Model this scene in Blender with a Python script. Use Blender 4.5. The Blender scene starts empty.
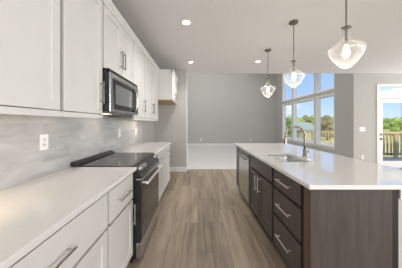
import bpy, bmesh, math, random
from mathutils import Vector, Matrix, noise
random.seed(4)
PI = math.pi
S = bpy.context.scene
COL = S.collection

# ---------------------------------------------------------------- camera
F_PX, VPX, VPY, CAM_Z = 180.0, 198.0, 123.0, 1.32
cd = bpy.data.cameras.new('camera'); cam = bpy.data.objects.new('camera', cd); COL.objects.link(cam)
cam.location = (0, 0, CAM_Z); cam.rotation_euler = (PI/2, 0, 0)
cd.sensor_width = 36; cd.lens = F_PX/402*36
cd.shift_x = (201-VPX)/402; cd.shift_y = (VPY-134)/402
cd.clip_start = .02; cd.clip_end = 2000
S.camera = cam
# ---------------------------------------------------------------- exposure
vs = S.view_settings
vs.view_transform = 'Standard'; vs.look = 'None'; vs.gamma = 1; vs.exposure = 0.0; vs.use_curve_mapping = False
# ---------------------------------------------------------------- world
W = bpy.data.worlds.new('sky'); S.world = W; W.use_nodes = True
nt = W.node_tree; nt.nodes.clear(); L = nt.links.new
out = nt.nodes.new('ShaderNodeOutputWorld'); bg = nt.nodes.new('ShaderNodeBackground')
tc = nt.nodes.new('ShaderNodeTexCoord'); sep = nt.nodes.new('ShaderNodeSeparateXYZ')
L(tc.outputs['Generated'], sep.inputs[0])
cr = nt.nodes.new('ShaderNodeValToRGB'); L(sep.outputs['Z'], cr.inputs[0])
e = cr.color_ramp.elements
e[0].position = 0.0; e[0].color = (.50, .62, .78, 1)
e[1].position = .5; e[1].color = (.14, .27, .62, 1)
m = e.new(.12); m.color = (.30, .47, .76, 1)
mp = nt.nodes.new('ShaderNodeMapping'); mp.inputs['Scale'].default_value = (1, 1, 2.6); L(tc.outputs['Generated'], mp.inputs[0])
nz = nt.nodes.new('ShaderNodeTexNoise'); nz.inputs['Scale'].default_value = 5.5; nz.inputs['Detail'].default_value = 5; L(mp.outputs[0], nz.inputs['Vector'])
cl = nt.nodes.new('ShaderNodeValToRGB'); L(nz.outputs['Fac'], cl.inputs[0]); cl.color_ramp.elements[0].position = .60; cl.color_ramp.elements[1].position = .70
mx = nt.nodes.new('ShaderNodeMixRGB'); L(cl.outputs[0], mx.inputs[0]); L(cr.outputs[0], mx.inputs[1]); mx.inputs[2].default_value = (.74, .76, .80, 1)
L(mx.outputs[0], bg.inputs[0]); bg.inputs[1].default_value = 1.7; L(bg.outputs[0], out.inputs[0])
# ---------------------------------------------------------------- sun and large lights
def lamp(name, kind, loc, power, color=(1, 1, 1), rot=(0, 0, 0), size=None, direction=None, parent=None):
    d = bpy.data.lights.new(name, kind); d.energy = power; d.color = color
    if kind == 'AREA':
        d.shape = 'RECTANGLE'; d.size, d.size_y = size
    elif kind == 'SUN': d.angle = math.radians(1.5)
    elif size: d.shadow_soft_size = size
    o = bpy.data.objects.new(name, d); COL.objects.link(o); o.location = loc; o.rotation_euler = rot
    if direction: o.rotation_euler = Vector(direction).to_track_quat('-Z', 'Y').to_euler()
    if parent: o.parent = parent; o.location = Vector(loc)-parent.location
    return o
lamp('sun', 'SUN', (0, 0, 20), 4.5, (1, .93, .82), direction=(.15, .8, -1.2))
# unseen area fills added to brighten the kitchen, breakfast area and tall room
lamp('rear_fill_light', 'AREA', (.7, -4.3, 1.6), 165, (.95, .975, 1), size=(3.6, 2.2), direction=(0, 1, -.02))
lamp('rear_right_fill_light', 'AREA', (6.2, -4.3, 1.5), 160, (.95, .975, 1), size=(3.8, 2.4), direction=(-.05, 1, 0))
lamp('breakfast_side_fill_light', 'AREA', (8.3, -1.4, 1.6), 150, (.95, .975, 1), size=(3.6, 2.0), direction=(-1, 0, 0))
lamp('breakfast_corner_fill_light', 'AREA', (8.3, 4.15, 1.6), 145, (.92, .96, 1), size=(1.8, 2.0), direction=(-1, 0, 0))
lamp('tall_room_fill_light', 'AREA', (0, 7.7, 5.2), 185, (.96, .98, 1), size=(6, 3.5), direction=(0, 0, -1))

# ---------------------------------------------------------------- materials
def mat(name, color=(.8, .8, .8), rough=.5, metal=0., spec=.5, emit=None, estr=0.):
    m = bpy.data.materials.new(name); m.use_nodes = True
    b = m.node_tree.nodes['Principled BSDF']
    b.inputs['Base Color'].default_value = (*color, 1); b.inputs['Roughness'].default_value = rough
    b.inputs['Metallic'].default_value = metal; b.inputs['Specular IOR Level'].default_value = spec
    if emit: b.inputs['Emission Color'].default_value = (*emit, 1); b.inputs['Emission Strength'].default_value = estr
    return m
def N(m, t, **kw):
    n = m.node_tree.nodes.new(t)
    for k, v in kw.items(): n.inputs[k].default_value = v
    return n
def mottled(m, c1, c2, scale=(1, 1, 1), ns=4, detail=4, p0=.35, p1=.65, bump=0., rough=None):
    L = m.node_tree.links.new; b = m.node_tree.nodes['Principled BSDF']
    g = N(m, 'ShaderNodeNewGeometry'); mp = N(m, 'ShaderNodeMapping'); mp.inputs['Scale'].default_value = scale
    n = N(m, 'ShaderNodeTexNoise', Scale=ns, Detail=detail); r = N(m, 'ShaderNodeValToRGB')
    L(g.outputs['Position'], mp.inputs[0]); L(mp.outputs[0], n.inputs['Vector']); L(n.outputs['Fac'], r.inputs[0])
    e = r.color_ramp.elements; e[0].position = p0; e[0].color = (*c1, 1); e[1].position = p1; e[1].color = (*c2, 1)
    L(r.outputs[0], b.inputs['Base Color'])
    if bump:
        bp = N(m, 'ShaderNodeBump', Strength=bump, Distance=.01); L(n.outputs['Fac'], bp.inputs['Height']); L(bp.outputs[0], b.inputs['Normal'])
    return m
M = {}
M['wall'] = mottled(mat('greige_wall_paint', rough=.75, spec=.2), (.447, .434, .400), (.467, .454, .420), ns=30, bump=.02)
M['ceiling'] = mottled(mat('ceiling_paint', rough=.9, spec=.1), (.82, .81, .80), (.84, .83, .82), ns=40, bump=.03)
M['trim'] = mottled(mat('white_trim_paint', rough=.4), (.70, .69, .665), (.72, .71, .685), ns=10)
M['vinyl'] = mottled(mat('white_window_vinyl', rough=.35), (.88, .88, .87), (.90, .90, .89), ns=10)
M['cab'] = mottled(mat('white_cabinet_paint', rough=.38, spec=.4), (.665, .652, .622), (.68, .667, .637), ns=6)
M['cabshade'] = mottled(mat('shaded_cabinet_box', rough=.5), (.17, .175, .155), (.20, .205, .18), ns=6)  # box colour darkened to paint shade into the gaps between the fronts
M['tan'] = mottled(mat('natural_plywood', rough=.6), (.50, .33, .17), (.60, .42, .24), scale=(1, 8, 8), ns=4)
M['quartz'] = mottled(mat('white_quartz', rough=.05, spec=1.0), (.74, .725, .705), (.76, .745, .725), ns=60, detail=6)
M['quartz'].node_tree.nodes['Principled BSDF'].inputs['IOR'].default_value = 1.75
M['steel'] = mottled(mat('brushed_steel', rough=.27, metal=1), (.53, .53, .53), (.58, .58, .58), scale=(1, 1, 12), ns=3)
M['darksteel'] = mottled(mat('dark_steel', rough=.3, metal=1), (.20, .19, .185), (.25, .24, .23), scale=(1, 1, 60), ns=6)
M['nickel'] = mottled(mat('satin_nickel', rough=.32, metal=1), (.19, .175, .16), (.24, .22, .20), ns=20)
M['basepull'] = mottled(mat('polished_nickel', rough=.2, metal=1), (.55, .54, .52), (.62, .60, .58), ns=20)
M['chrome'] = mottled(mat('bright_pull_metal', rough=.38, metal=1), (.90, .88, .86), (.94, .92, .90), ns=20)
M['bronze'] = mottled(mat('dark_nickel_pendant', rough=.35, metal=1), (.23, .20, .175), (.28, .25, .22), ns=20)
M['faucet'] = mottled(mat('warm_brushed_metal', rough=.24, metal=1), (.27, .225, .175), (.32, .27, .21), ns=20)
M['black'] = mottled(mat('black_enamel', rough=.25), (.012, .012, .013), (.018, .018, .018), ns=20)
M['blackglass'] = mottled(mat('black_glass', rough=.05, spec=.5), (.014, .013, .013), (.02, .018, .017), ns=20)
M['ring'] = mottled(mat('burner_ring_print', rough=.12), (.10, .10, .10), (.13, .13, .13), ns=20)
M['plastic'] = mottled(mat('white_plastic', rough=.35), (.84, .84, .82), (.87, .87, .85), ns=20)
M['socket'] = mottled(mat('dark_slot', rough=.5), (.05, .05, .05), (.07, .07, .07), ns=20)
M['island'] = mottled(mat('espresso_wood', rough=.36, spec=.5), (.057, .046, .041), (.080, .066, .060), scale=(5, 5, .6), ns=5, detail=6)
M['islanddark'] = mottled(mat('espresso_frame', rough=.5), (.010, .008, .007), (.016, .012, .010), ns=8)
M['islandedge'] = mottled(mat('espresso_edge_band', rough=.4), (.085, .05, .034), (.12, .075, .052), scale=(6, 6, .7), ns=5, detail=6)
M['carpet'] = mottled(mat('pale_carpet', rough=1, spec=.05), (.55, .525, .495), (.63, .605, .575), ns=120, bump=.3)
M['bulb'] = mat('lit_bulb', (1, .95, .85), emit=(1, .90, .74), estr=3.5)
M['canlens'] = mat('lit_downlight_lens', (1, .97, .9), emit=(1, .95, .86), estr=5)
M['ledlens'] = mat('lit_led_strip', (1, .9, .8), emit=(1, .84, .64), estr=2.5)
M['rail'] = mottled(mat('treated_deck_timber', rough=.8), (.62, .47, .24), (.78, .62, .36), scale=(3, 3, 1), ns=6)
M['deck'] = mottled(mat('grey_deck_boards', rough=.8), (.44, .43, .42), (.54, .53, .52), scale=(.6, 12, 1), ns=6)
M['grass'] = mottled(mat('dry_lawn', rough=.95, spec=.1), (.42, .42, .12), (.66, .60, .24), ns=.12)
M['siding'] = mottled(mat('pale_green_siding', rough=.8), (.42, .50, .44), (.48, .55, .49), scale=(.1, .1, 6), ns=2)
M['roofing'] = mottled(mat('pale_grey_shingles', rough=.85), (.27, .35, .28), (.34, .42, .34), ns=3)
M['bark'] = mottled(mat('bark', rough=.9), (.10, .07, .05), (.16, .12, .09), ns=4)
M['leafA'] = mottled(mat('bright_foliage', rough=.8), (.16, .27, .04), (.46, .56, .12), ns=1.3)
M['leafB'] = mottled(mat('deep_foliage', rough=.8), (.07, .13, .03), (.24, .34, .08), ns=1.3)
M['leafC'] = mottled(mat('russet_foliage', rough=.8), (.13, .13, .05), (.34, .28, .13), ns=1.3)

def thin_glass(name, f0, f1, tint, milk=0.):
    m = bpy.data.materials.new(name); m.use_nodes = True; t = m.node_tree; t.nodes.clear(); L = t.links.new
    o = t.nodes.new('ShaderNodeOutputMaterial'); tr = t.nodes.new('ShaderNodeBsdfTransparent'); gl = t.nodes.new('ShaderNodeBsdfGlossy')
    tr.inputs[0].default_value = (*tint, 1); gl.inputs['Roughness'].default_value = .03
    lw = t.nodes.new('ShaderNodeLayerWeight'); lw.inputs[0].default_value = .35
    mr = t.nodes.new('ShaderNodeMapRange'); mr.inputs['To Min'].default_value = f0; mr.inputs['To Max'].default_value = f1
    L(lw.outputs['Facing'], mr.inputs['Value']); mx = t.nodes.new('ShaderNodeMixShader')
    L(mr.outputs[0], mx.inputs[0]); L(tr.outputs[0], mx.inputs[1])
    if milk:
        df = t.nodes.new('ShaderNodeBsdfTranslucent'); df.inputs[0].default_value = (.95, .93, .9, 1)
        dd = t.nodes.new('ShaderNodeBsdfDiffuse'); dd.inputs[0].default_value = (.95, .93, .9, 1)
        a = t.nodes.new('ShaderNodeMixShader'); a.inputs[0].default_value = .5; L(df.outputs[0], a.inputs[1]); L(dd.outputs[0], a.inputs[2])
        b = t.nodes.new('ShaderNodeMixShader'); b.inputs[0].default_value = milk; L(gl.outputs[0], b.inputs[1]); L(a.outputs[0], b.inputs[2]); L(b.outputs[0], mx.inputs[2])
    else: L(gl.outputs[0], mx.inputs[2])
    L(mx.outputs[0], o.inputs[0]); return m
M['pane'] = thin_glass('window_glass', .02, .22, (.97, .98, .98))
M['pendglass'] = thin_glass('pendant_glass', .12, .75, (1, 1, 1), milk=.42)

# wood plank floor
def plank_floor():
    m = mat('wood_plank_floor', rough=.42, spec=.35); L = m.node_tree.links.new; b = m.node_tree.nodes['Principled BSDF']
    g = N(m, 'ShaderNodeNewGeometry'); sp = N(m, 'ShaderNodeSeparateXYZ'); cb = N(m, 'ShaderNodeCombineXYZ')
    L(g.outputs['Position'], sp.inputs[0]); L(sp.outputs['Y'], cb.inputs['X']); L(sp.outputs['X'], cb.inputs['Y'])
    br = N(m, 'ShaderNodeTexBrick', Scale=1.0); br.offset = 0
    br.inputs['Brick Width'].default_value = 1.3; br.inputs['Row Height'].default_value = .165
    br.inputs['Mortar Size'].default_value = .0018; br.inputs['Mortar Smooth'].default_value = .3; br.inputs['Bias'].default_value = 0
    br.inputs['Color1'].default_value = (0, 0, 0, 1); br.inputs['Color2'].default_value = (1, 1, 1, 1); br.inputs['Mortar'].default_value = (.5, .5, .5, 1)
    dv = N(m, 'ShaderNodeMath'); dv.operation = 'DIVIDE'; dv.inputs[1].default_value = .165; L(sp.outputs['X'], dv.inputs[0])
    fl = N(m, 'ShaderNodeMath'); fl.operation = 'FLOOR'; L(dv.outputs[0], fl.inputs[0])
    sh = N(m, 'ShaderNodeTexWhiteNoise'); sh.noise_dimensions = '1D'; L(fl.outputs[0], sh.inputs['W'])
    sc = N(m, 'ShaderNodeMath'); sc.operation = 'MULTIPLY_ADD'; sc.inputs[1].default_value = 1.3; L(sh.outputs['Value'], sc.inputs[0]); L(sp.outputs['Y'], sc.inputs[2])
    L(sc.outputs[0], cb.inputs['X'])
    L(cb.outputs[0], br.inputs['Vector'])
    # grain stretched along each plank, shifted from plank to plank
    av = N(m, 'ShaderNodeVectorMath'); av.operation = 'MULTIPLY_ADD'; av.inputs[1].default_value = (.9, 9, 1)
    L(cb.outputs[0], av.inputs[0]); L(br.outputs['Color'], av.inputs[2])
    n1 = N(m, 'ShaderNodeTexNoise', Scale=1.6, Detail=6, Roughness=.62); L(av.outputs[0], n1.inputs['Vector'])
    ad = N(m, 'ShaderNodeMath'); ad.operation = 'MULTIPLY_ADD'; ad.inputs[1].default_value = .28
    L(br.outputs['Color'], ad.inputs[0]); L(n1.outputs['Fac'], ad.inputs[2])
    r = N(m, 'ShaderNodeValToRGB'); L(ad.outputs[0], r.inputs[0]); e = r.color_ramp.elements
    e[0].position = .40; e[0].color = (.160, .123, .088, 1); e[1].position = .86; e[1].color = (.385, .308, .228, 1)
    k = e.new(.60); k.color = (.268, .208, .152, 1)
    mx = N(m, 'ShaderNodeMixRGB'); mx.inputs[2].default_value = (.09, .065, .045, 1)
    L(br.outputs['Fac'], mx.inputs[0]); L(r.outputs[0], mx.inputs[1]); L(mx.outputs[0], b.inputs['Base Color'])
    bp = N(m, 'ShaderNodeBump', Strength=.08, Distance=.004); L(n1.outputs['Fac'], bp.inputs['Height']); L(bp.outputs[0], b.inputs['Normal'])
    return m
M['floor'] = plank_floor()
def tile():
    m = mat('grey_marbled_tile', rough=.34, spec=.45); L = m.node_tree.links.new; b = m.node_tree.nodes['Principled BSDF']
    g = N(m, 'ShaderNodeNewGeometry'); sp = N(m, 'ShaderNodeSeparateXYZ'); cb = N(m, 'ShaderNodeCombineXYZ')
    L(g.outputs['Position'], sp.inputs[0]); L(sp.outputs['Y'], cb.inputs['X']); L(sp.outputs['Z'], cb.inputs['Y'])
    br = N(m, 'ShaderNodeTexBrick', Scale=1.0); br.offset = .5
    br.inputs['Brick Width'].default_value = .305; br.inputs['Row Height'].default_value = .1015; br.inputs['Mortar Size'].default_value = .0016
    br.inputs['Color1'].default_value = (0, 0, 0, 1); br.inputs['Color2'].default_value = (1, 1, 1, 1); L(cb.outputs[0], br.inputs['Vector'])
    av = N(m, 'ShaderNodeVectorMath'); av.operation = 'MULTIPLY_ADD'; av.inputs[1].default_value = (2.2, 7, 1)
    L(cb.outputs[0], av.inputs[0]); L(br.outputs['Color'], av.inputs[2])
    n1 = N(m, 'ShaderNodeTexNoise', Scale=1.3, Detail=7, Distortion=.7); L(av.outputs[0], n1.inputs['Vector'])
    ad = N(m, 'ShaderNodeMath'); ad.operation = 'MULTIPLY_ADD'; ad.inputs[1].default_value = .09
    L(br.outputs['Color'], ad.inputs[0]); L(n1.outputs['Fac'], ad.inputs[2])
    r = N(m, 'ShaderNodeValToRGB'); L(ad.outputs[0], r.inputs[0]); e = r.color_ramp.elements
    e[0].position = .36; e[0].color = (.38, .38, .38, 1); e[1].position = .78; e[1].color = (.58, .575, .565, 1)
    mx = N(m, 'ShaderNodeMixRGB'); mx.inputs[2].default_value = (.50, .49, .47, 1)
    L(br.outputs['Fac'], mx.inputs[0]); L(r.outputs[0], mx.inputs[1]); L(mx.outputs[0], b.inputs['Base Color'])
    return m
M['tile'] = tile()

# ---------------------------------------------------------------- builders
def box(bm, x0, x1, y0, y1, z0, z1):
    if x0 > x1: x0, x1 = x1, x0
    if y0 > y1: y0, y1 = y1, y0
    if z0 > z1: z0, z1 = z1, z0
    v = [bm.verts.new(p) for p in ((x0,y0,z0),(x1,y0,z0),(x1,y1,z0),(x0,y1,z0),(x0,y0,z1),(x1,y0,z1),(x1,y1,z1),(x0,y1,z1))]
    for f in ((3,2,1,0),(4,5,6,7),(0,1,5,4),(1,2,6,5),(2,3,7,6),(3,0,4,7)): bm.faces.new([v[i] for i in f])
def tube(bm, p, q, r, n=14, r2=None):
    p, q = Vector(p), Vector(q); d = q-p; r2 = r if r2 is None else r2
    mt = Matrix.Translation((p+q)/2) @ d.to_track_quat('Z', 'Y').to_matrix().to_4x4()
    bmesh.ops.create_cone(bm, cap_ends=True, segments=n, radius1=r, radius2=r2, depth=d.length, matrix=mt)
def lathe(bm, c, prof, n=32, close=False):
    rings = []
    for r, z in prof:
        if r < 1e-5: rings.append([bm.verts.new((c[0], c[1], z))])
        else: rings.append([bm.verts.new((c[0]+r*math.cos(2*PI*i/n), c[1]+r*math.sin(2*PI*i/n), z)) for i in range(n)])
    prs = list(zip(rings, rings[1:]))
    if close: prs.append((rings[-1], rings[0]))
    for a, b in prs:
        for i in range(n):
            j = (i+1) % n
            if len(a) == 1 and len(b) == 1: continue
            if len(a) == 1: bm.faces.new((a[0], b[j], b[i]))
            elif len(b) == 1: bm.faces.new((a[i], a[j], b[0]))
            else: bm.faces.new((a[i], a[j], b[j], b[i]))
def prism_y(bm, prof, y0, y1):      # a closed (x, z) outline extruded along y
    a = [bm.verts.new((x, y0, z)) for x, z in prof]; b = [bm.verts.new((x, y1, z)) for x, z in prof]; n = len(prof)
    bm.faces.new(a[::-1]); bm.faces.new(b)
    for i in range(n): bm.faces.new((a[i], a[(i+1)%n], b[(i+1)%n], b[i]))
def sweep(bm, pts, r, n=14):
    pts = [Vector(p) for p in pts]; rings = []
    up = Vector((0, 1, 0))
    for i, p in enumerate(pts):
        t = (pts[min(i+1, len(pts)-1)]-pts[max(i-1, 0)]).normalized()
        s = t.cross(up); s = s.normalized() if s.length > 1e-4 else Vector((1, 0, 0)); u = s.cross(t)
        rr = r[i] if isinstance(r, list) else r
        rings.append([bm.verts.new(p+s*rr*math.cos(2*PI*k/n)+u*rr*math.sin(2*PI*k/n)) for k in range(n)])
    for a, b in zip(rings, rings[1:]):
        for k in range(n): bm.faces.new((a[k], a[(k+1)%n], b[(k+1)%n], b[k]))
    bm.faces.new(rings[0][::-1]); bm.faces.new(rings[-1])
def root_of(o):
    while o.parent: o = o.parent
    return o
def obj(name, bm, m, parent=None, bev=0., smooth=False, label=None):
    bmesh.ops.recalc_face_normals(bm, faces=bm.faces)
    me = bpy.data.meshes.new(name)
    if parent: off = root_of(parent).location.copy()
    else:
        c = [v.co for v in bm.verts]
        off = Vector(((min(v.x for v in c)+max(v.x for v in c))/2, (min(v.y for v in c)+max(v.y for v in c))/2, min(v.z for v in c)))
    bmesh.ops.translate(bm, verts=bm.verts, vec=-off)
    bm.to_mesh(me); bm.free(); me.materials.append(m)
    if smooth:
        for p in me.polygons: p.use_smooth = True
    o = bpy.data.objects.new(name, me); COL.objects.link(o)
    if parent: o.parent = parent
    else: o.location = off
    if bev:
        b = o.modifiers.new('bevel', 'BEVEL'); b.width = bev; b.segments = 2; b.limit_method = 'ANGLE'; b.angle_limit = math.radians(40)
    if label: o['label'] = label
    return o
def B(name, m, parent, *boxes, bev=0., label=None):
    bm = bmesh.new()
    for b in boxes: box(bm, *b)
    return obj(name, bm, m, parent, bev=bev, label=label)
def tag(o, label, cat, group=None, kind=None):
    o['label'] = label; o['category'] = cat
    if group: o['group'] = group
    if kind: o['kind'] = kind
    return o
def thing(name, label, cat, loc, group=None):
    o = bpy.data.objects.new(name, None); COL.objects.link(o); o.location = loc; o.empty_display_size = .1
    return tag(o, label, cat, group)
def struct(name, label, m, *boxes, cat='room', bev=0.):
    o = B(name, m, None, *boxes, bev=bev); return tag(o, label, cat, kind='structure')
def struct_root(name, label, cat, loc):
    o = thing(name, label, cat, loc); o['kind'] = 'structure'; return o

# ---------------------------------------------------------------- the room shell
XW = -1.20          # left wall face
H = 2.74            # kitchen ceiling
YE = 5.17           # where kitchen ceiling and plank floor stop
XR = 4.47           # tall room's window wall face
YF = 10.30          # tall room's far wall
HT = 5.60
struct('floor', 'brown wood plank floor running down the kitchen', M['floor'], (-1.35, 8.6, -4.6, YE-.04, -.1, 0), cat='floor')
struct('floor', 'pale carpet of the tall room beyond the kitchen', M['carpet'], (-5.0, XR, YE-.04, YF, -.1, 0), cat='floor')
struct('ceiling', 'flat painted kitchen ceiling', M['ceiling'], (-1.35, 8.6, -4.6, YE, H, H+.3), cat='ceiling')
struct('ceiling', 'high ceiling of the tall room', M['ceiling'], (-5.15, XR+.15, YE-.15, YF+.15, HT, HT+.2), cat='ceiling')
struct('wall_left', 'greige wall behind the white cabinets', M['wall'], (XW-.15, XW, -4.6, 4.88, 0, H), cat='wall')
struct('wall_behind', 'wall behind the camera', M['wall'], (-1.35, 8.6, -4.75, -4.6, 0, H), cat='wall')
struct('wall_right', 'right wall of the breakfast room', M['wall'], (8.6, 8.75, -4.75, YE+.15, 0, H+.3), cat='wall')
struct('wall_fridge', 'greige wing wall past the refrigerator space', M['wall'], (-5.15, -.315, 4.88, YE-.0, 0, H), cat='wall')
struct('wall_header', 'wall above the opening into the tall room', M['wall'], (-5.15, XR+.15, YE, YE+.15, H+.3, HT), (-5.15, -1.35, YE-.29, YE, H, H+.3), cat='wall')
struct('wall_far', 'far greige wall of the tall room', M['wall'], (-5.15, XR+.15, YF, YF+.15, 0, HT), cat='wall')
struct('wall_side', 'left wall of the tall room', M['wall'], (-5.15, -5.0, YE, YF, 0, HT), cat='wall')

# window wall: units (y0, y1) and heights
UNITS = [(5.90, 6.84), (6.92, 8.48), (8.56, 9.52)]
ZB, ZH, ZU, ZT = .53, 2.31, 2.44, 4.10
YW = YE+.15
wb = [(XR, XR+.15, YW, YF, 0, ZB), (XR, XR+.15, YW, YF, ZH, ZU), (XR, XR+.15, YW, YF, ZT, HT)]
ys = [YW, 5.90, 6.84, 6.92, 8.48, 8.56, 9.52, YF]
for a, b in zip(ys[::2], ys[1::2]): wb += [(XR, XR+.15, a, b, ZB, ZH), (XR, XR+.15, a, b, ZU, ZT)]
struct('wall_windows', 'greige wall holding the tall windows', M['wall'], *wb, cat='wall')
wn = 0
names = ['nearest', 'wide middle', 'farthest']
for row, (z0, z1) in enumerate(((ZB, ZH), (ZU, ZT))):
    for k, (y0, y1) in enumerate(UNITS):
        wn += 1
        r = struct_root('window_%d' % wn, '%s window of the %s row in the tall room' % (names[k], ['lower', 'upper'][row]), 'window', (XR, (y0+y1)/2, z0))
        fx0, fx1, t = XR-.004, XR+.14, .035
        B('window_frame', M['vinyl'], r, (fx0, fx1, y0, y0+t, z0, z1), (fx0, fx1, y1-t, y1, z0, z1), (fx0, fx1, y0+t, y1-t, z0, z0+t), (fx0, fx1, y0+t, y1-t, z1-t, z1))
        t2 = t+.060
        B('sash', M['vinyl'], r, (fx0+.085, fx1-.01, y0+t, y0+t2, z0+t, z1-t), (fx0+.085, fx1-.01, y1-t2, y1-t, z0+t, z1-t), (fx0+.085, fx1-.01, y0+t2, y1-t2, z0+t, z0+t2), (fx0+.085, fx1-.01, y0+t2, y1-t2, z1-t2, z1-t))
        B('pane', M['pane'], r, (XR+.105, XR+.109, y0+t2, y1-t2, z0+t2, z1-t2))
struct('trim_1', 'white sill under the lower windows', M['trim'], (XR-.05, XR+.01, 5.86, 9.56, ZB-.03, ZB), (XR-.015, XR, 5.88, 9.54, ZB-.10, ZB-.03), cat='trim')

# door wall with transom
DX0, DX1, DZ = 5.13, 6.12, 2.44
TZ0, TZ1 = 2.09, 2.44
struct('wall_door', 'pale greige wall beside the glazed patio door', M['wall'], (XR, DX0, YE, YE+.15, 0, H+.3), (DX1, 8.6, YE, YE+.15, 0, H+.3), (DX0, DX1, YE, YE+.15, DZ, H+.3), cat='wall')
struct('trim_2', 'white casing round the patio door and its transom', M['trim'],
       (DX0-.01, DX0+.07, YE-.02, YE+.13, 0, DZ), (DX1-.07, DX1+.01, YE-.02, YE+.13, 0, DZ), (DX0+.07, DX1-.07, YE-.02, YE+.13, DZ-.07, DZ),
       (DX0+.07, DX1-.07, YE-.01, YE+.13, 2.03, 2.12), cat='trim', bev=.002)
r = struct_root('window_7', 'small transom window over the patio door', 'window', ((DX0+DX1)/2, YE+.06, 2.12))
B('window_frame', M['trim'], r, (DX0+.07, DX0+.09, YE+.03, YE+.09, 2.12, 2.37), (DX1-.09, DX1-.07, YE+.03, YE+.09, 2.12, 2.37), (DX0+.09, DX1-.09, YE+.03, YE+.09, 2.12, 2.135), (DX0+.09, DX1-.09, YE+.03, YE+.09, 2.355, 2.37))
B('pane', M['pane'], r, (DX0+.09, DX1-.09, YE+.058, YE+.062, 2.135, 2.355))
r = struct_root('door_1', 'white glazed patio door opening to the deck', 'door', ((DX0+DX1)/2, YE+.05, 0))
a, b = DX0+.075, DX1-.075
B('door_leaf', M['trim'], r, (a, a+.125, YE+.02, YE+.065, .02, 2.025), (b-.125, b, YE+.02, YE+.065, .02, 2.025), (a+.125, b-.125, YE+.02, YE+.065, .02, .22), (a+.125, b-.125, YE+.02, YE+.065, 1.90, 2.025), bev=.003)
B('pane', M['pane'], r, (a+.125, b-.125, YE+.040, YE+.045, .22, 1.90))
bm = bmesh.new(); tube(bm, (a+.06, YE+.022, .99), (a+.06, YE-.008, .99), .028); obj('deadbolt', bm, M['darksteel'], r, bev=.003)
bm = bmesh.new(); tube(bm, (a+.06, YE+.022, .86), (a+.06, YE-.005, .86), .030); tube(bm, (a+.06, YE, .86), (a+.06, YE-.05, .86), .010); tube(bm, (a+.055, YE-.045, .86), (a+.16, YE-.045, .86), .009)
obj('door_handle', bm, M['darksteel'], r, bev=.002)
# baseboards, and a white strip painting the window light on the wing wall return
struct('baseboard_fridge', 'white baseboard of the wing wall', M['trim'], (-1.2, -.315, 4.865, 4.88, 0, .125), (-.315, -.300, 4.865, YE, 0, .125), cat='baseboard', bev=.003)
struct('baseboard_left', 'white baseboard in the refrigerator space', M['trim'], (XW, XW+.015, 3.87, 4.865, 0, .125), cat='baseboard', bev=.003)
struct('baseboard_far', 'white baseboard of the far wall', M['trim'], (-5.0, XR, YF-.018, YF, 0, .15), cat='baseboard', bev=.003)
struct('baseboard_windows', 'white baseboard below the tall windows', M['trim'], (XR-.018, XR, YE+.0, YF-.018, 0, .15), cat='baseboard', bev=.003)
struct('baseboard_door', 'white baseboard beside the patio door', M['trim'], (XR, DX0-.01, YE-.016, YE, 0, .125), (DX1+.01, 8.6, YE-.016, YE, 0, .125), cat='baseboard', bev=.003)
struct('lit_return_strip', 'white strip painting the window light on the wing wall return', M['trim'], (-.315, -.300, 4.875, YE+.01, .125, H), cat='trim')
struct('trim_4', 'thin threshold strip between planks and carpet', M['wall'], (-.30, XR, YE-.055, YE-.02, 0, .006), cat='trim')
struct('wall_backsplash', 'grey marbled tile backsplash above the left counters', M['tile'], (XW, XW+.010, -.6, 3.85, .914, 1.42), cat='backsplash')

# ---------------------------------------------------------------- cabinet kit
def shaker(x, s, y0, y1, z0, z1, rail=.060, th=.020, rec=.009):
    """a frame and panel front whose outer face is at x; s is the side it faces (+1 to the right)"""
    bm = bmesh.new(); xb = x-s*th
    # one clean mesh: outer ring, sloping lip, sunk panel
    def ring(xx, d): return [bm.verts.new((xx, a, b)) for a, b in ((y0+d, z0+d), (y1-d, z0+d), (y1-d, z1-d), (y0+d, z1-d))]
    r0, r1, r2, r3, r4 = ring(xb, 0), ring(x-s*.0015, 0), ring(x, .0015), ring(x, rail), ring(x-s*rec, rail+.0008)
    for p, q in ((r0, r1), (r1, r2), (r2, r3), (r3, r4)):
        for i in range(4): bm.faces.new((p[i], p[(i+1)%4], q[(i+1)%4], q[i]))
    bm.faces.new(r0); bm.faces.new(r4)
    return bm
def slab(x, s, y0, y1, z0, z1, th=.020):
    bm = bmesh.new(); box(bm, x-s*th, x, y0, y1, z0, z1); return bm
def pull(x, s, parent, m, c, length, vertical, off=.032, w=.0055, label=None):
    """flat bar pull standing off a front at x"""
    bm = bmesh.new(); cy, cz = c; h = length/2; q = h*.80; xo = x+s*off
    if vertical:
        box(bm, xo-.0045, xo+.0045, cy-w, cy+w, cz-h, cz+h)
        for k in (-q, q): box(bm, x, xo, cy-.004, cy+.004, cz+k-.004, cz+k+.004)
    else:
        box(bm, xo-.0045, xo+.0045, cy-h, cy+h, cz-w, cz+w)
        for k in (-q, q): box(bm, x, xo, cy+k-.004, cy+k+.004, cz-.004, cz+.004)
    return obj('handle', bm, m, parent, bev=.0015, label=label)

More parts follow.
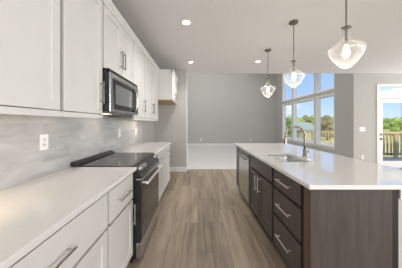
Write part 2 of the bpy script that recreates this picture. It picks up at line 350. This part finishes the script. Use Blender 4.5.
# ---------------------------------------------------------------- left wall: upper cabinets
UX = -.85          # door face of the uppers
UZ0, UZ1 = 1.395, 2.40
def crown_prof(xf, z, s=1):
    return [(xf-.02, z), (xf+.006, z), (xf+.010, z+.018), (xf+.032, z+.052), (xf+.036, z+.070), (xf-.02, z+.070)]
def upper(label, y0, y1, z0, fronts, rail_on=True):
    r = thing('wall_cabinet', label, 'cabinet', (XW+.175, (y0+y1)/2, z0))
    xb = UX-.021
    B('cabinet_body', M['cabshade'], r, (XW+.001, xb, y0+.001, y1-.001, z0, UZ1))
    for (a, b, hy) in fronts:
        d = obj('door', shaker(UX, 1, a, b, z0+.004, UZ1-.004), M['cab'], r)
        if hy is not None: pull(UX, 1, d, M['nickel'], (hy, z0+.19), .19, True)
    bm = bmesh.new(); prism_y(bm, crown_prof(UX, UZ1-.002), y0+.0005, y1-.0005); obj('crown_moulding', bm, M['cab'], r)
    if rail_on: B('light_rail', M['cab'], r, (UX-.022, UX-.002, y0+.001, y1-.001, z0-.036, z0-.001), bev=.002)
    return r
upper('double door white wall cabinet nearest the camera', .20, 1.127, UZ0, [(.205, .655, .61), (.661, 1.113, None)])
upper('single door white wall cabinet just before the microwave', 1.129, 1.613, UZ0, [(1.143, 1.602, 1.565)])
upper('short white cabinet with two doors above the microwave', 1.615, 2.384, 1.82, [(1.628, 1.996, 1.965), (2.002, 2.374, 2.035)], rail_on=False)
upper('narrow white wall cabinet right after the microwave', 2.386, 2.858, UZ0, [(2.396, 2.848, 2.81)])
upper('double door white wall cabinet nearest the refrigerator space', 2.860, 3.848, UZ0, [(2.870, 3.351, 3.318), (3.357, 3.838, 3.39)])
# over-fridge cabinet
r = thing('wall_cabinet', 'deep white cabinet hung above the empty refrigerator space', 'cabinet', (-.87, 4.35, 1.815))
B('cabinet_body', M['cab'], r, (XW+.001, -.582, 3.851, 4.86, 1.822, 2.40))
B('bottom_panel', M['tan'], r, (XW+.002, -.585, 3.855, 4.858, 1.812, 1.822), label='unpainted tan wood underside')
for a, b, hy in ((3.858, 4.352, 4.315), (4.358, 4.852, 4.395)):
    d = obj('door', shaker(-.56, 1, a, b, 1.826, 2.396), M['cab'], r); pull(-.56, 1, d, M['nickel'], (hy, 1.95), .16, True)
bm = bmesh.new(); prism_y(bm, crown_prof(-.56, 2.398), 3.852, 4.86)
box(bm, XW+.001, -.56, 3.852, 3.872, 2.400, 2.468); obj('crown_moulding', bm, M['cab'], r)

# under-cabinet lights
def under_light(label, y0, y1, power, color, x=-1.03):
    r = thing('under_cabinet_light', label, 'light', (x, (y0+y1)/2, UZ0-.022), 'under cabinet light bars')
    B('housing', M['plastic'], r, (x-.03, x+.03, y0, y1, UZ0-.014, UZ0))
    B('diffuser', M['ledlens'], r, (x-.022, x+.022, y0+.01, y1-.01, UZ0-.018, UZ0-.014), label='glowing strip')
    lamp('led', 'AREA', (x, (y0+y1)/2, UZ0-.021), power, color, size=(.05, y1-y0-.04), direction=(-1, 0, -.8), parent=r)
under_light('thin light bar glowing warm under the nearest wall cabinet', .30, 1.09, 3.3, (1, .74, .48), -1.09)
under_light('thin light bar under the cabinet just before the microwave', 1.25, 1.50, .25, (1, .85, .68))
under_light('thin light bar under the double door cabinet by the refrigerator space', 3.1, 3.6, 1.2, (1, .86, .70))

# ---------------------------------------------------------------- left wall: base cabinets, counters
BX = -.598
def base(label, y0, y1, fronts, kick=True):
    r = thing('base_cabinet', label, 'cabinet', ((XW+BX)/2, (y0+y1)/2, 0))
    B('cabinet_body', M['cabshade'], r, (XW+.001, BX-.021, y0+.001, y1-.001, .105, .883))
    B('toe_kick', M['cab'], r, (XW+.001, BX-.075, y0+.001, y1-.001, 0, .105))
    for kind, a, b, z0, z1, h in fronts:
        if kind == 'drawer':
            d = obj('drawer', slab(BX, 1, a, b, z0, z1), M['cab'], r, bev=.002); pull(BX, 1, d, M['basepull'], ((a+b)/2, (z0+z1)/2), h, False)
        else:
            d = obj('door', shaker(BX, 1, a, b, z0, z1), M['cab'], r)
            if h: pull(BX, 1, d, M['basepull'], (h, z1-.115), .19, True)
    return r
base('white base cabinet nearest the camera under the cream counter', .28, 1.202, [('drawer', .292, 1.190, .632, .856, .20), ('door', .292, .738, .115, .612, .70), ('door', .744, 1.190, .115, .612, .78)])
base('narrow white base cabinet on the near side of the range', 1.204, 1.664, [('drawer', 1.222, 1.655, .632, .856, .22), ('door', 1.222, 1.655, .115, .612, 1.620)])
base('white base cabinet right behind the range', 2.436, 3.13, [('drawer', 2.448, 3.118, .700, .856, .16), ('door', 2.448, 3.118, .115, .685, 2.49)])
base('last white base cabinet at the end of the far counter', 3.132, 3.846, [('drawer', 3.144, 3.836, .700, .856, .16), ('door', 3.144, 3.836, .115, .685, 3.62)])
def counter(label, y0, y1):
    return tag(B('countertop', M['quartz'], None, (XW+.011, -.568, y0, y1, .884, .914), bev=.003), label, 'countertop')
counter('cream-lit white quartz counter in the left foreground before the range', .20, 1.666)
counter('short white quartz counter beyond the range', 2.434, 3.852)

# ---------------------------------------------------------------- range
r = thing('range', 'stainless slide-in range with black glass top between the white counters', 'range', (-.87, 2.05, 0))
RY0, RY1 = 1.672, 2.428
B('range_body', M['black'], r, (XW+.03, -.575, RY0+.004, RY1-.004, .05, .895), (XW+.08, -.62, RY0+.03, RY1-.03, 0, .05))
ct = B('cooktop', M['blackglass'], r, (XW+.075, -.612, RY0-.002, RY1+.002, .9145, .922), (XW+.10, -.615, RY0+.004, RY1-.004, .895, .9145), bev=.002)
for cx, cy, rr in ((-.80, 1.86, .105), (-.80, 2.24, .085), (-1.0, 1.86, .075), (-1.0, 2.24, .095)):
    bm = bmesh.new(); lathe(bm, (cx, cy), [(rr, .9222), (rr, .9226), (rr-.004, .9226), (rr-.004, .9222)], n=40, close=True); obj('burner_ring', bm, M['ring'], ct)
bm = bmesh.new(); prism_y(bm, [(XW+.012, .916), (XW+.012, .952), (XW+.03, .956), (XW+.072, .934), (XW+.078, .922), (XW+.078, .916)], RY0, RY1); obj('rear_vent', bm, M['black'], r, bev=.002)
bm = bmesh.new(); prism_y(bm, [(-.615, .895), (-.615, .924), (-.600, .924), (-.528, .832), (-.520, .800), (-.575, .795), (-.575, .895)], RY0, RY1)
cp = obj('control_panel', bm, M['blackglass'], r, bev=.002)
nrm = Vector((.092, 0, .072)).normalized(); mid = Vector((-.564, 0, .878))
bm = bmesh.new(); ax = Vector((.072, 0, -.092)).normalized()
q = [mid-ax*.028+nrm*.001, mid+ax*.028+nrm*.001]
vs_ = []
for y in (1.93, 2.24):
    for p in q:
        for hh in (0, .0025): vs_.append(Vector((p.x, y, p.z))+nrm*hh)
bmv = [bm.verts.new(v) for v in vs_]
for f in ((0,2,6,4), (1,5,7,3), (0,1,3,2), (4,6,7,5), (0,4,5,1), (2,3,7,6)): bm.faces.new([bmv[i] for i in f])
obj('display', bm, M['blackglass'], cp)
for ky in (1.722, 1.790, 1.858, 2.310, 2.378):
    bm = bmesh.new(); c = Vector((mid.x, ky, mid.z)); tube(bm, c, c+nrm*.010, .027, 20); tube(bm, c+nrm*.010, c+nrm*.036, .022, 20, .019)
    obj('knob', bm, M['steel'], cp, bev=.0015)
B('lower_trim', M['steel'], cp, (-.575, -.518, RY0, RY1, .789, .803), bev=.001)
dr = B('oven_door', M['black'], r, (-.575, -.532, RY0+.003, RY1-.003, .205, .788), bev=.003)
B('oven_window', M['blackglass'], dr, (-.532, -.5285, RY0+.012, RY1-.012, .215, .715), bev=.001, label='dark oven glass')
bm = bmesh.new(); tube(bm, (-.478, RY0+.03, .752), (-.478, RY1-.03, .752), .012)
for yy in (RY0+.06, RY1-.06): box(bm, -.532, -.478, yy-.012, yy+.012, .744, .760)
obj('handle', bm, M['chrome'], dr, bev=.001)
B('storage_drawer', M['steel'], r, (-.575, -.532, RY0+.003, RY1-.003, .055, .198), bev=.003)

# ---------------------------------------------------------------- microwave
r = thing('microwave', 'stainless over-the-range microwave under the short cabinet', 'microwave', (-.99, 2.0, 1.42))
MY0, MY1 = 1.622, 2.378
B('microwave_body', M['black'], r, (XW+.012, -.800, MY0, MY1, 1.432, 1.815), bev=.002)
B('side_vent', M['darksteel'], r, *[(-.855-.03*k, -.845-.03*k, MY0-.003, MY0, 1.44, 1.79) for k in range(3)])
B('bottom_panel', M['darksteel'], r, (XW+.03, -.83, MY0+.01, MY1-.01, 1.422, 1.432))
fr = B('front_frame', M['steel'], r, (-.800, -.792, MY0, MY1, 1.424, 1.745), bev=.003)
bm = bmesh.new(); prism_y(bm, [(-.800, 1.747), (-.792, 1.747), (-.806, 1.815), (-.83, 1.815)], MY0, MY1); obj('top_grille', bm, M['steel'], r)
B('glass_door', M['blackglass'], fr, (-.792, -.787, MY0+.055, MY1-.145, 1.45, 1.735), bev=.002, label='black framed door glass')
mw = mottled(mat('tinted_screen_glass', rough=.12, spec=.8), (.16, .165, .17), (.19, .195, .20), ns=3)
B('window', mw, fr, (-.787, -.7855, MY0+.10, MY1-.22, 1.50, 1.69))
B('control_strip', M['blackglass'], fr, (-.792, -.7875, MY1-.135, MY1-.03, 1.45, 1.735), bev=.001)
bm = bmesh.new(); pts = [(-.79, 2.205, 1.455), (-.755, 2.205, 1.485), (-.745, 2.205, 1.53), (-.745, 2.205, 1.64), (-.755, 2.205, 1.695), (-.79, 2.205, 1.722)]
sweep(bm, pts, .011, 12); obj('handle', bm, M['steel'], fr, smooth=True)
lamp('cooktop_light', 'AREA', (-1.02, 2.0, 1.417), 1.2, (1, .9, .78), size=(.12, .3), direction=(-.1, 0, -1), parent=r)
B('lamp_lens', M['ledlens'], r, (-1.07, -1.01, 1.9, 2.1, 1.4195, 1.422), label='lit cooktop lamp')

# ---------------------------------------------------------------- outlets and switches
def plate(label, c, n, gangs=1, cat='outlet', kind='outlet', grp=None, name='wall_outlet'):
    """n: wall normal, 'x' for a plate facing +x, 'y' for one facing -y"""
    r = thing(name, label, cat, c, grp); w, h = .038+.046*(gangs-1)/2*1.0+.0, .060
    w = .037+.023*(gangs-1)
    def pb(nm, m, par, u0, u1, z0, z1, d0, d1, lab=None):
        if n == 'x': bx = (c[0]+d0, c[0]+d1, c[1]+u0, c[1]+u1, c[2]+z0, c[2]+z1)
        else: bx = (c[0]+u0, c[0]+u1, c[1]-d1, c[1]-d0, c[2]+z0, c[2]+z1)
        return B(nm, m, par, bx, bev=.001, label=lab)
    pl = pb('cover_plate', M['plastic'], r, -w, w, -h, h, .001, .006)
    for g in range(gangs):
        u = (g-(gangs-1)/2)*.046
        if kind == 'switch':
            pb('rocker', M['trim'], r, u-.016, u+.016, -.033, .033, .006, .009)
        else:
            for zz in (-.020, .020):
                rc = pb('receptacle', M['trim'], r, u-.016, u+.016, zz-.014, zz+.014, .006, .0075)
                for du in (-.007, .007): pb('slot', M['socket'], rc, u+du-.0012, u+du+.0012, zz-.004, zz+.006, .0074, .0078)
    return r
plate('white outlet on the tile lit warm near the left foreground', (XW+.010, 1.388, 1.172), 'x')
plate('white outlet on the tile just past the microwave', (XW+.010, 2.72, 1.17), 'x')
plate('white outlet on the tile farthest from the camera', (XW+.010, 3.45, 1.17), 'x')
plate('left one of two low outlets on the far wall', (.17, YF, .37), 'y')
plate('right one of two low outlets on the far wall', (3.0, YF, .37), 'y')
plate('low white outlet beside the patio door just above the island top', (4.73, YE, .335), 'y')
plate('white three gang light switch on the wall beside the patio door', (4.72, YE, 1.14), 'y', 3, 'light switch', 'switch', None, 'light_switch')

# ---------------------------------------------------------------- island
IX = .760           # front face, looking left
IY0, IY1 = 1.215, 3.575
def ipull(par, c, length, vert): return pull(IX, -1, par, M['chrome'], c, length, vert, off=.034, w=.006)
def ibase(name, label, y0, y1):
    r = thing(name, label, 'cabinet', (1.03, (y0+y1)/2, 0))
    B('cabinet_body', M['islanddark'], r, (IX+.021, 1.295, y0+.001, y1-.001, .10, .884 if 'sink' not in label else .64))
    B('toe_kick', M['islanddark'], r, (IX+.08, 1.295, y0+.001, y1-.001, 0, .10))
    return r
r = ibase('base_cabinet', 'dark brown island cabinet with three stacked drawers nearest the camera', 1.300, 1.838)
for z0, z1 in ((.700, .866), (.432, .672), (.118, .404)):
    d = obj('drawer', slab(IX, -1, 1.335, 1.812, z0, z1), M['island'], r, bev=.002); ipull(d, (1.575, (z0+z1)/2+.01), .24, False)
r = ibase('base_cabinet', 'dark brown island sink cabinet with two doors and a long front panel', 1.840, 2.656)
B('face_frame', M['islanddark'], r, (IX+.021, IX+.04, 1.842, 2.654, .64, .884))
obj('false_front', slab(IX, -1, 1.856, 2.634, .700, .866), M['island'], r, bev=.002)
for a, b, hy in ((1.856, 2.238, 2.20), (2.258, 2.634, 2.295)):
    d = obj('door', shaker(IX, -1, a, b, .118, .672, rail=.055), M['island'], r); ipull(d, (hy, .56), .19, True)
r = ibase('base_cabinet', 'narrow dark brown cabinet at the far end of the island', 3.272, 3.572)
obj('door', slab(IX, -1, 3.285, 3.560, .118, .866), M['island'], r, bev=.002)
r = thing('dishwasher', 'stainless dishwasher built into the island', 'dishwasher', (1.03, 2.964, 0))
B('tub', M['black'], r, (IX+.03, 1.295, 2.660, 3.268, .10, .880), (IX+.09, 1.29, 2.67, 3.26, 0, .10))
d = B('door', M['steel'], r, (IX-.012, IX+.03, 2.664, 3.264, .115, .800), bev=.003)
B('control_strip', M['darksteel'], r, (IX-.006, IX+.03, 2.664, 3.264, .803, .874), bev=.002)
bm = bmesh.new(); tube(bm, (IX-.055, 2.70, .775), (IX-.055, 3.23, .775), .011)
for yy in (2.73, 3.20): box(bm, IX-.055, IX-.012, yy-.01, yy+.01, .768, .782)
obj('handle', bm, M['darksteel'], d, bev=.001)
r = thing('island_end_panel', 'wide dark wood end panel facing the camera on the island', 'panel', (1.03, 1.25, 0))
B('panel', M['island'], r, (IX+.004, 1.312, IY0, IY0+.022, 0, .884), bev=.001)
B('edge_return', M['islandedge'], r, (IX, IX+.022, IY0+.001, 1.296, .0, .884), label='warmer brown narrow edge strip')
B('gap_shade', M['islanddark'], r, (IX+.03, 1.380, IY0+.024, 1.297, 0, .884))  # near-black block painting the shade of the gap beside the half wall
struct('wall_pony', 'painted half wall along the back of the island', M['wall'], (1.385, 1.48, IY0+.03, 3.57, 0, .884), cat='wall')
B0 = struct('trim_5', 'thin white strip capping the half wall under the island top', M['trim'], (1.385, 1.495, IY0+.015, IY0+.03, .80, .884), (1.48, 1.495, IY0+.03, 3.57, .80, .884), cat='trim')

# island top with a sink cut-out
X0, X1, Y0, Y1 = .728, 1.78, 1.175, 3.605
SX0, SX1, SY0, SY1 = .870, 1.215, 1.875, 2.445
def rrect(x0, x1, y0, y1, r, n=5):
    p = []
    for cx, cy, a0 in ((x1-r, y1-r, 0), (x0+r, y1-r, 90), (x0+r, y0+r, 180), (x1-r, y0+r, 270)):
        for i in range(n+1):
            a = math.radians(a0+90*i/n); p.append((cx+r*math.cos(a), cy+r*math.sin(a)))
    return p
bm = bmesh.new()
inn = rrect(SX0, SX1, SY0, SY1, .02); nI = len(inn)
def layer(z):
    o_ = [bm.verts.new((x, y, z)) for x, y in ((X1, Y1), (X0, Y1), (X0, Y0), (X1, Y0))]
    i_ = [bm.verts.new((x, y, z)) for x, y in inn]; k = nI//4
    for c in range(4):
        seg = i_[c*k:(c+1)*k]
        for a, b in zip(seg, seg[1:]): bm.faces.new((o_[c], a, b))
        nx = i_[((c+1)*k) % nI]
        bm.faces.new((o_[c], seg[-1], nx, o_[(c+1) % 4]))
    return o_, i_
ot, it = layer(.914); ob, ib = layer(.884)
for i in range(4): bm.faces.new((ot[i], ot[(i+1)%4], ob[(i+1)%4], ob[i]))
for i in range(nI): bm.faces.new((it[i], it[(i+1)%nI], ib[(i+1)%nI], ib[i]))
tag(obj('countertop', bm, M['quartz'], None, bev=.003), 'large glossy white quartz top of the island', 'countertop')

# sink
r = thing('kitchen_sink', 'stainless undermount sink sunk in the island top', 'sink', ((SX0+SX1)/2, (SY0+SY1)/2, .68))
bm = bmesh.new()
def loop(pts, z): return [bm.verts.new((x, y, z)) for x, y in pts]
ls = [loop(rrect(SX0-.02, SX1+.02, SY0-.02, SY1+.02, .03), .880), loop(rrect(SX0-.004, SX1+.004, SY0-.004, SY1+.004, .024), .880),
      loop(rrect(SX0, SX1, SY0, SY1, .03), .86), loop(rrect(SX0+.006, SX1-.006, SY0+.006, SY1-.006, .04), .71),
      loop(rrect(SX0+.035, SX1-.035, SY0+.035, SY1-.035, .05), .69)]
for a, b in zip(ls, ls[1:]):
    for i in range(nI): bm.faces.new((a[i], a[(i+1)%nI], b[(i+1)%nI], b[i]))
bm.faces.new(ls[-1])
o = obj('basin', bm, M['steel'], r, smooth=True)
sm = o.modifiers.new('solid', 'SOLIDIFY'); sm.thickness = .002; sm.offset = 1
bm = bmesh.new(); lathe(bm, (1.04, 2.16), [(0, .694), (.04, .694), (.045, .697), (.045, .6915), (0, .6915)], n=24); obj('drain', bm, M['darksteel'], r)

# faucet
r = thing('faucet', 'tall gooseneck faucet in warm brushed metal behind the sink', 'faucet', (1.30, 2.19, .914))
fx, fy = 1.30, 2.19
bm = bmesh.new(); lathe(bm, (fx, fy), [(0, .9145), (.030, .9145), (.030, .920), (.023, .926), (.020, 1.00), (.0145, 1.012), (0, 1.012)], n=28); obj('faucet_base', bm, M['faucet'], r, smooth=True)
R = .115; zc = 1.275-R
pts = [(fx, fy, .99), (fx, fy, 1.06), (fx, fy, zc)]+[(fx-R+R*math.cos(math.radians(a)), fy, zc+R*math.sin(math.radians(a))) for a in range(12, 181, 12)]+[(fx-2*R-.002, fy, zc-.02)]
bm = bmesh.new(); sweep(bm, pts, .0125, 14); obj('spout', bm, M['faucet'], r, smooth=True)
bm = bmesh.new(); tube(bm, (fx-2*R-.002, fy, zc-.015), (fx-2*R-.006, fy, zc-.10), .0145, 18, .0175); obj('spray_head', bm, M['faucet'], r, bev=.002)
bm = bmesh.new(); tube(bm, (fx+.015, fy, .965), (fx+.048, fy, .965), .013, 16); tube(bm, (fx+.042, fy, .965), (fx+.062, fy-.012, 1.055), .006, 12, .0045); obj('lever', bm, M['faucet'], r, bev=.001)

# ---------------------------------------------------------------- pendants
def pendant(label, x, y):
    r = thing('pendant_light', label, 'pendant light', (x, y, 1.82), 'glass pendants over the island')
    bm = bmesh.new(); lathe(bm, (x, y), [(0, H), (.062, H), (.062, H-.014), (.055, H-.022), (.012, H-.026), (0, H-.026)], n=28); obj('canopy', bm, M['bronze'], r)
    bm = bmesh.new(); tube(bm, (x, y, H-.02), (x, y, 2.19), .0062, 12); obj('rod', bm, M['bronze'], r, smooth=False)
    bm = bmesh.new(); lathe(bm, (x, y), [(0, 2.200), (.010, 2.200), (.034, 2.192), (.034, 2.184), (.011, 2.178), (.009, 2.09), (.014, 2.085), (.016, 2.035), (0, 2.035)], n=24)
    box(bm, x-.045, x+.045, y-.006, y+.006, 2.185, 2.192); obj('socket_holder', bm, M['bronze'], r)
    prof = [(.028, 2.183), (.028, 2.13), (.032, 2.09), (.045, 2.062), (.075, 2.040), (.108, 2.022), (.130, 2.006), (.138, 1.988), (.132, 1.964), (.114, 1.925), (.088, 1.882), (.056, 1.845), (.026, 1.821), (0, 1.815)]
    bm = bmesh.new(); lathe(bm, (x, y), prof, n=40); g = obj('glass_shade', bm, M['pendglass'], r, smooth=True, label='clear bell-shaped glass')
    bm = bmesh.new(); lathe(bm, (x, y), [(0, 2.036), (.012, 2.034), (.013, 2.01), (.024, 1.985), (.029, 1.955), (.025, 1.93), (.013, 1.915), (0, 1.911)], n=24); obj('bulb', bm, M['bulb'], r, smooth=True)
    lamp('bulb_light', 'POINT', (x, y, 1.89), 2.0, (1, .88, .70), size=.03, parent=r)
pendant('largest clear glass pendant over the near end of the island', 1.35, 1.64)
pendant('middle clear glass pendant hanging over the island sink', 1.345, 2.53)
pendant('smallest clear glass pendant over the far end of the island', 1.36, 3.50)

# ---------------------------------------------------------------- recessed downlights
def can(label, x, y, power=70):
    r = thing('recessed_light', label, 'ceiling light', (x, y, H-.01), 'round recessed ceiling lights')
    bm = bmesh.new(); lathe(bm, (x, y), [(.078, H), (.078, H-.003), (.070, H-.006), (.052, H-.006), (.050, H-.001), (.050, H)], n=36, close=True); obj('trim_ring', bm, M['plastic'], r)
    bm = bmesh.new(); lathe(bm, (x, y), [(0, H-.001), (.050, H-.001), (.050, H-.003), (0, H-.003)], n=36); obj('lens', bm, M['canlens'], r)
    l = lamp('beam', 'SPOT', (x, y, H-.012), power, (1, .97, .94), direction=(0, 0, -1), size=.06, parent=r); l.data.spot_size = math.radians(130); l.data.spot_blend = .8
can('lit round recessed light nearest the camera above the aisle', -.165, 2.54)
can('lit round recessed light above the aisle near the wing wall', -.165, 4.19)
can('lit round recessed light beside the smallest pendant over the island', 1.385, 4.16)
# unseen downlights added as fill over the near aisle, breakfast area and island end
can('added unseen fill downlight over the near counter end of the aisle, above the frame', -.165, .55, 14)
can('added unseen fill downlight over the breakfast area nearest the island', 3.9, 2.9, 80)
can('added unseen fill downlight over the breakfast area in front of the patio door', 5.6, 2.9, 80)
can('added unseen fill downlight over the breakfast area behind the camera line', 3.9, .5, 60)
can('added unseen fill downlight just behind the near end of the island', 1.4, -.6, 60)

# ---------------------------------------------------------------- outdoors
struct('ground', 'dry green-yellow field beyond the deck', M['grass'], (-300, 500, -200, 600, -2.9, -2.6), cat='ground')
dk = thing('deck', 'grey board deck outside the patio door and windows', 'deck', (7.5, 7.2, -.2))
B('deck_boards', M['deck'], dk, *([(XR+.16, 12, y, y+.138, -.06, -.03) for y in [YE+.16+.143*i for i in range(13)]]+[(XR+.16, 6.93, y, y+.138, -.06, -.03) for y in [YE+.16+.143*i for i in range(13, 27)]]))
B('joist_frame', M['rail'], dk, (XR+.2, 12, 7.0, 7.05, -.28, -.061), (XR+.2, 6.93, 9.05, 9.1, -.28, -.061), (6.88, 6.93, 7.05, 9.05, -.28, -.061))
for px, py in ((11.9, 6.95), (6.85, 9.0), (5.0, 9.0), (9, 6.95)): B('post', M['rail'], dk, (px-.07, px+.07, py-.07, py+.07, -2.6, -.28))
def railing(label, a, b, posts):
    a, b = Vector(a), Vector(b); d = (b-a); Ln = d.length; d.normalize(); t = Vector((-d.y, d.x, 0))
    r = thing('deck_railing', label, 'railing', ((a.x+b.x)/2, (a.y+b.y)/2, -.03), 'timber deck railings')
    def bar(bm, s0, s1, w, z0, z1, off=0):
        p = a+d*s0; q = a+d*s1; ww = t*w
        xs = sorted((min(p.x, q.x)-abs(ww.x), max(p.x, q.x)+abs(ww.x))); yy = sorted((min(p.y, q.y)-abs(ww.y), max(p.y, q.y)+abs(ww.y)))
        box(bm, xs[0]+t.x*off, xs[1]+t.x*off, yy[0]+t.y*off, yy[1]+t.y*off, z0, z1)
    bm = bmesh.new(); bar(bm, 0, Ln, .045, .90, .935); obj('cap_rail', bm, M['rail'], r)
    bm = bmesh.new(); bar(bm, 0, Ln, .018, .81, .898); obj('top_rail', bm, M['rail'], r)
    bm = bmesh.new(); bar(bm, 0, Ln, .018, .06, .145); obj('bottom_rail', bm, M['rail'], r)
    for s in posts:
        bm = bmesh.new(); bar(bm, max(s-.055, 0), min(s+.055, Ln), .035, -.03, .899, -.092); obj('post', bm, M['rail'], r)
    m_ = int(Ln/.135)
    for i in range(1, m_):
        bm = bmesh.new(); s = Ln*i/m_; bar(bm, s-.021, s+.021, .018, .05, .88, -.037); obj('baluster', bm, M['rail'], r)
railing('timber deck railing seen through the patio door', (6.97, 7.05, 0), (11.9, 7.05, 0), (.0, .66, 2.26, 3.86))
railing('timber deck railing seen through the tall windows', (4.75, 9.05, 0), (6.80, 9.05, 0), (0, 1.0))
railing('short timber deck railing joining the other two', (6.88, 7.10, 0), (6.88, 8.97, 0), (.94, 1.87))

hs = thing('neighbour_house', 'pale green house far beyond the deck railing', 'house', (31, 53, -2.6))
B('wall', M['siding'], hs, (28.2, 33.6, 50, 58, -2.6, -.6))
bm = bmesh.new()
pv = [bm.verts.new(p) for p in ((27.8, 49.6, -.6), (34, 49.6, -.6), (34, 58.4, -.6), (27.8, 58.4, -.6), (28.8, 54, 1.6), (33.0, 54, 1.6))]
for f in ((0,1,5,4), (2,3,4,5), (1,2,5), (3,0,4), (3,2,1,0)): bm.faces.new([pv[i] for i in f])
obj('roof', bm, M['roofing'], hs)
for wx in (29.2, 31.6): B('window', M['socket'], hs, (wx, wx+1, 49.96, 50.0, -1.9, -.9))

def tree(label, x, y, h, w, mt, cat='tree'):
    r = thing('tree', label, cat, (x, y, -2.6), 'trees along the edge of the field')
    bm = bmesh.new(); tube(bm, (x, y, -2.6), (x, y, -2.6+h*.5), w*.06, 8, w*.03); obj('trunk', bm, M['bark'], r)
    bm = bmesh.new()
    for k in range(11):
        a = random.uniform(0, 2*PI); q = random.uniform(0, .62)*w/2; zz = -2.6+h*random.uniform(.16, .76); rr = w*random.uniform(.17, .27)
        s = bmesh.ops.create_icosphere(bm, subdivisions=3, radius=rr, matrix=Matrix.Translation((x+q*math.cos(a), y+q*math.sin(a), zz)))
        for v in s['verts']: v.co += (v.co-Vector((x, y, zz))).normalized()*noise.noise(v.co*1.3)*rr*.55
    s = bmesh.ops.create_icosphere(bm, subdivisions=3, radius=w*.26, matrix=Matrix.Translation((x, y, -2.6+h-w*.24)))
    for v in s['verts']: v.co += Vector((0, 0, 1))*noise.noise(v.co*1.5)*w*.1
    obj('crown', bm, mt, r)
LB = [('bright green tree', M['leafA']), ('dark green tree', M['leafB']), ('russet tinged tree', M['leafC'])]
where = ['seen through the window panes', 'seen past the patio door glass']
specs = []
for i in range(12):      # behind the tall windows
    t = .43+.042*i; d = (88, 101, 114)[i % 3]; specs.append((t*d, d, (6.9, 7.9, 8.6)[i % 3]+.5*math.sin(i*1.7), 6.6, (0, 1, 0, 0, 2, 0, 1, 0, 0, 0, 1, 0)[i], 0))
for i in range(10):       # behind the door
    t = .97+.043*i; d = (84, 97, 110)[i % 3]; specs.append((t*d, d, (5.9, 6.5, 7.2)[i % 3]+.5*math.sin(i*2.3)+.08*i, 6.6, (1, 0, 0, 0, 1, 0, 1, 0, 0, 1)[i], 1))
for x, y, h, w, k, s in specs:
    tree('%s at the edge of the field %s' % (LB[k][0], where[s]), x, y, h, w, LB[k][1])
tree('tall dark tree standing beside the pale green house', 27.0*1.32, 52, 5.2, 2.4, M['leafB'])
tree('dark bushy tree on the left of the pale green house', 20.8, 40, 4.9, 2.6, M['leafB'])
tree('nearest russet tree with a brown crown seen through the nearest window', 29.0, 40.5, 5.6, 3.6, M['leafC'])
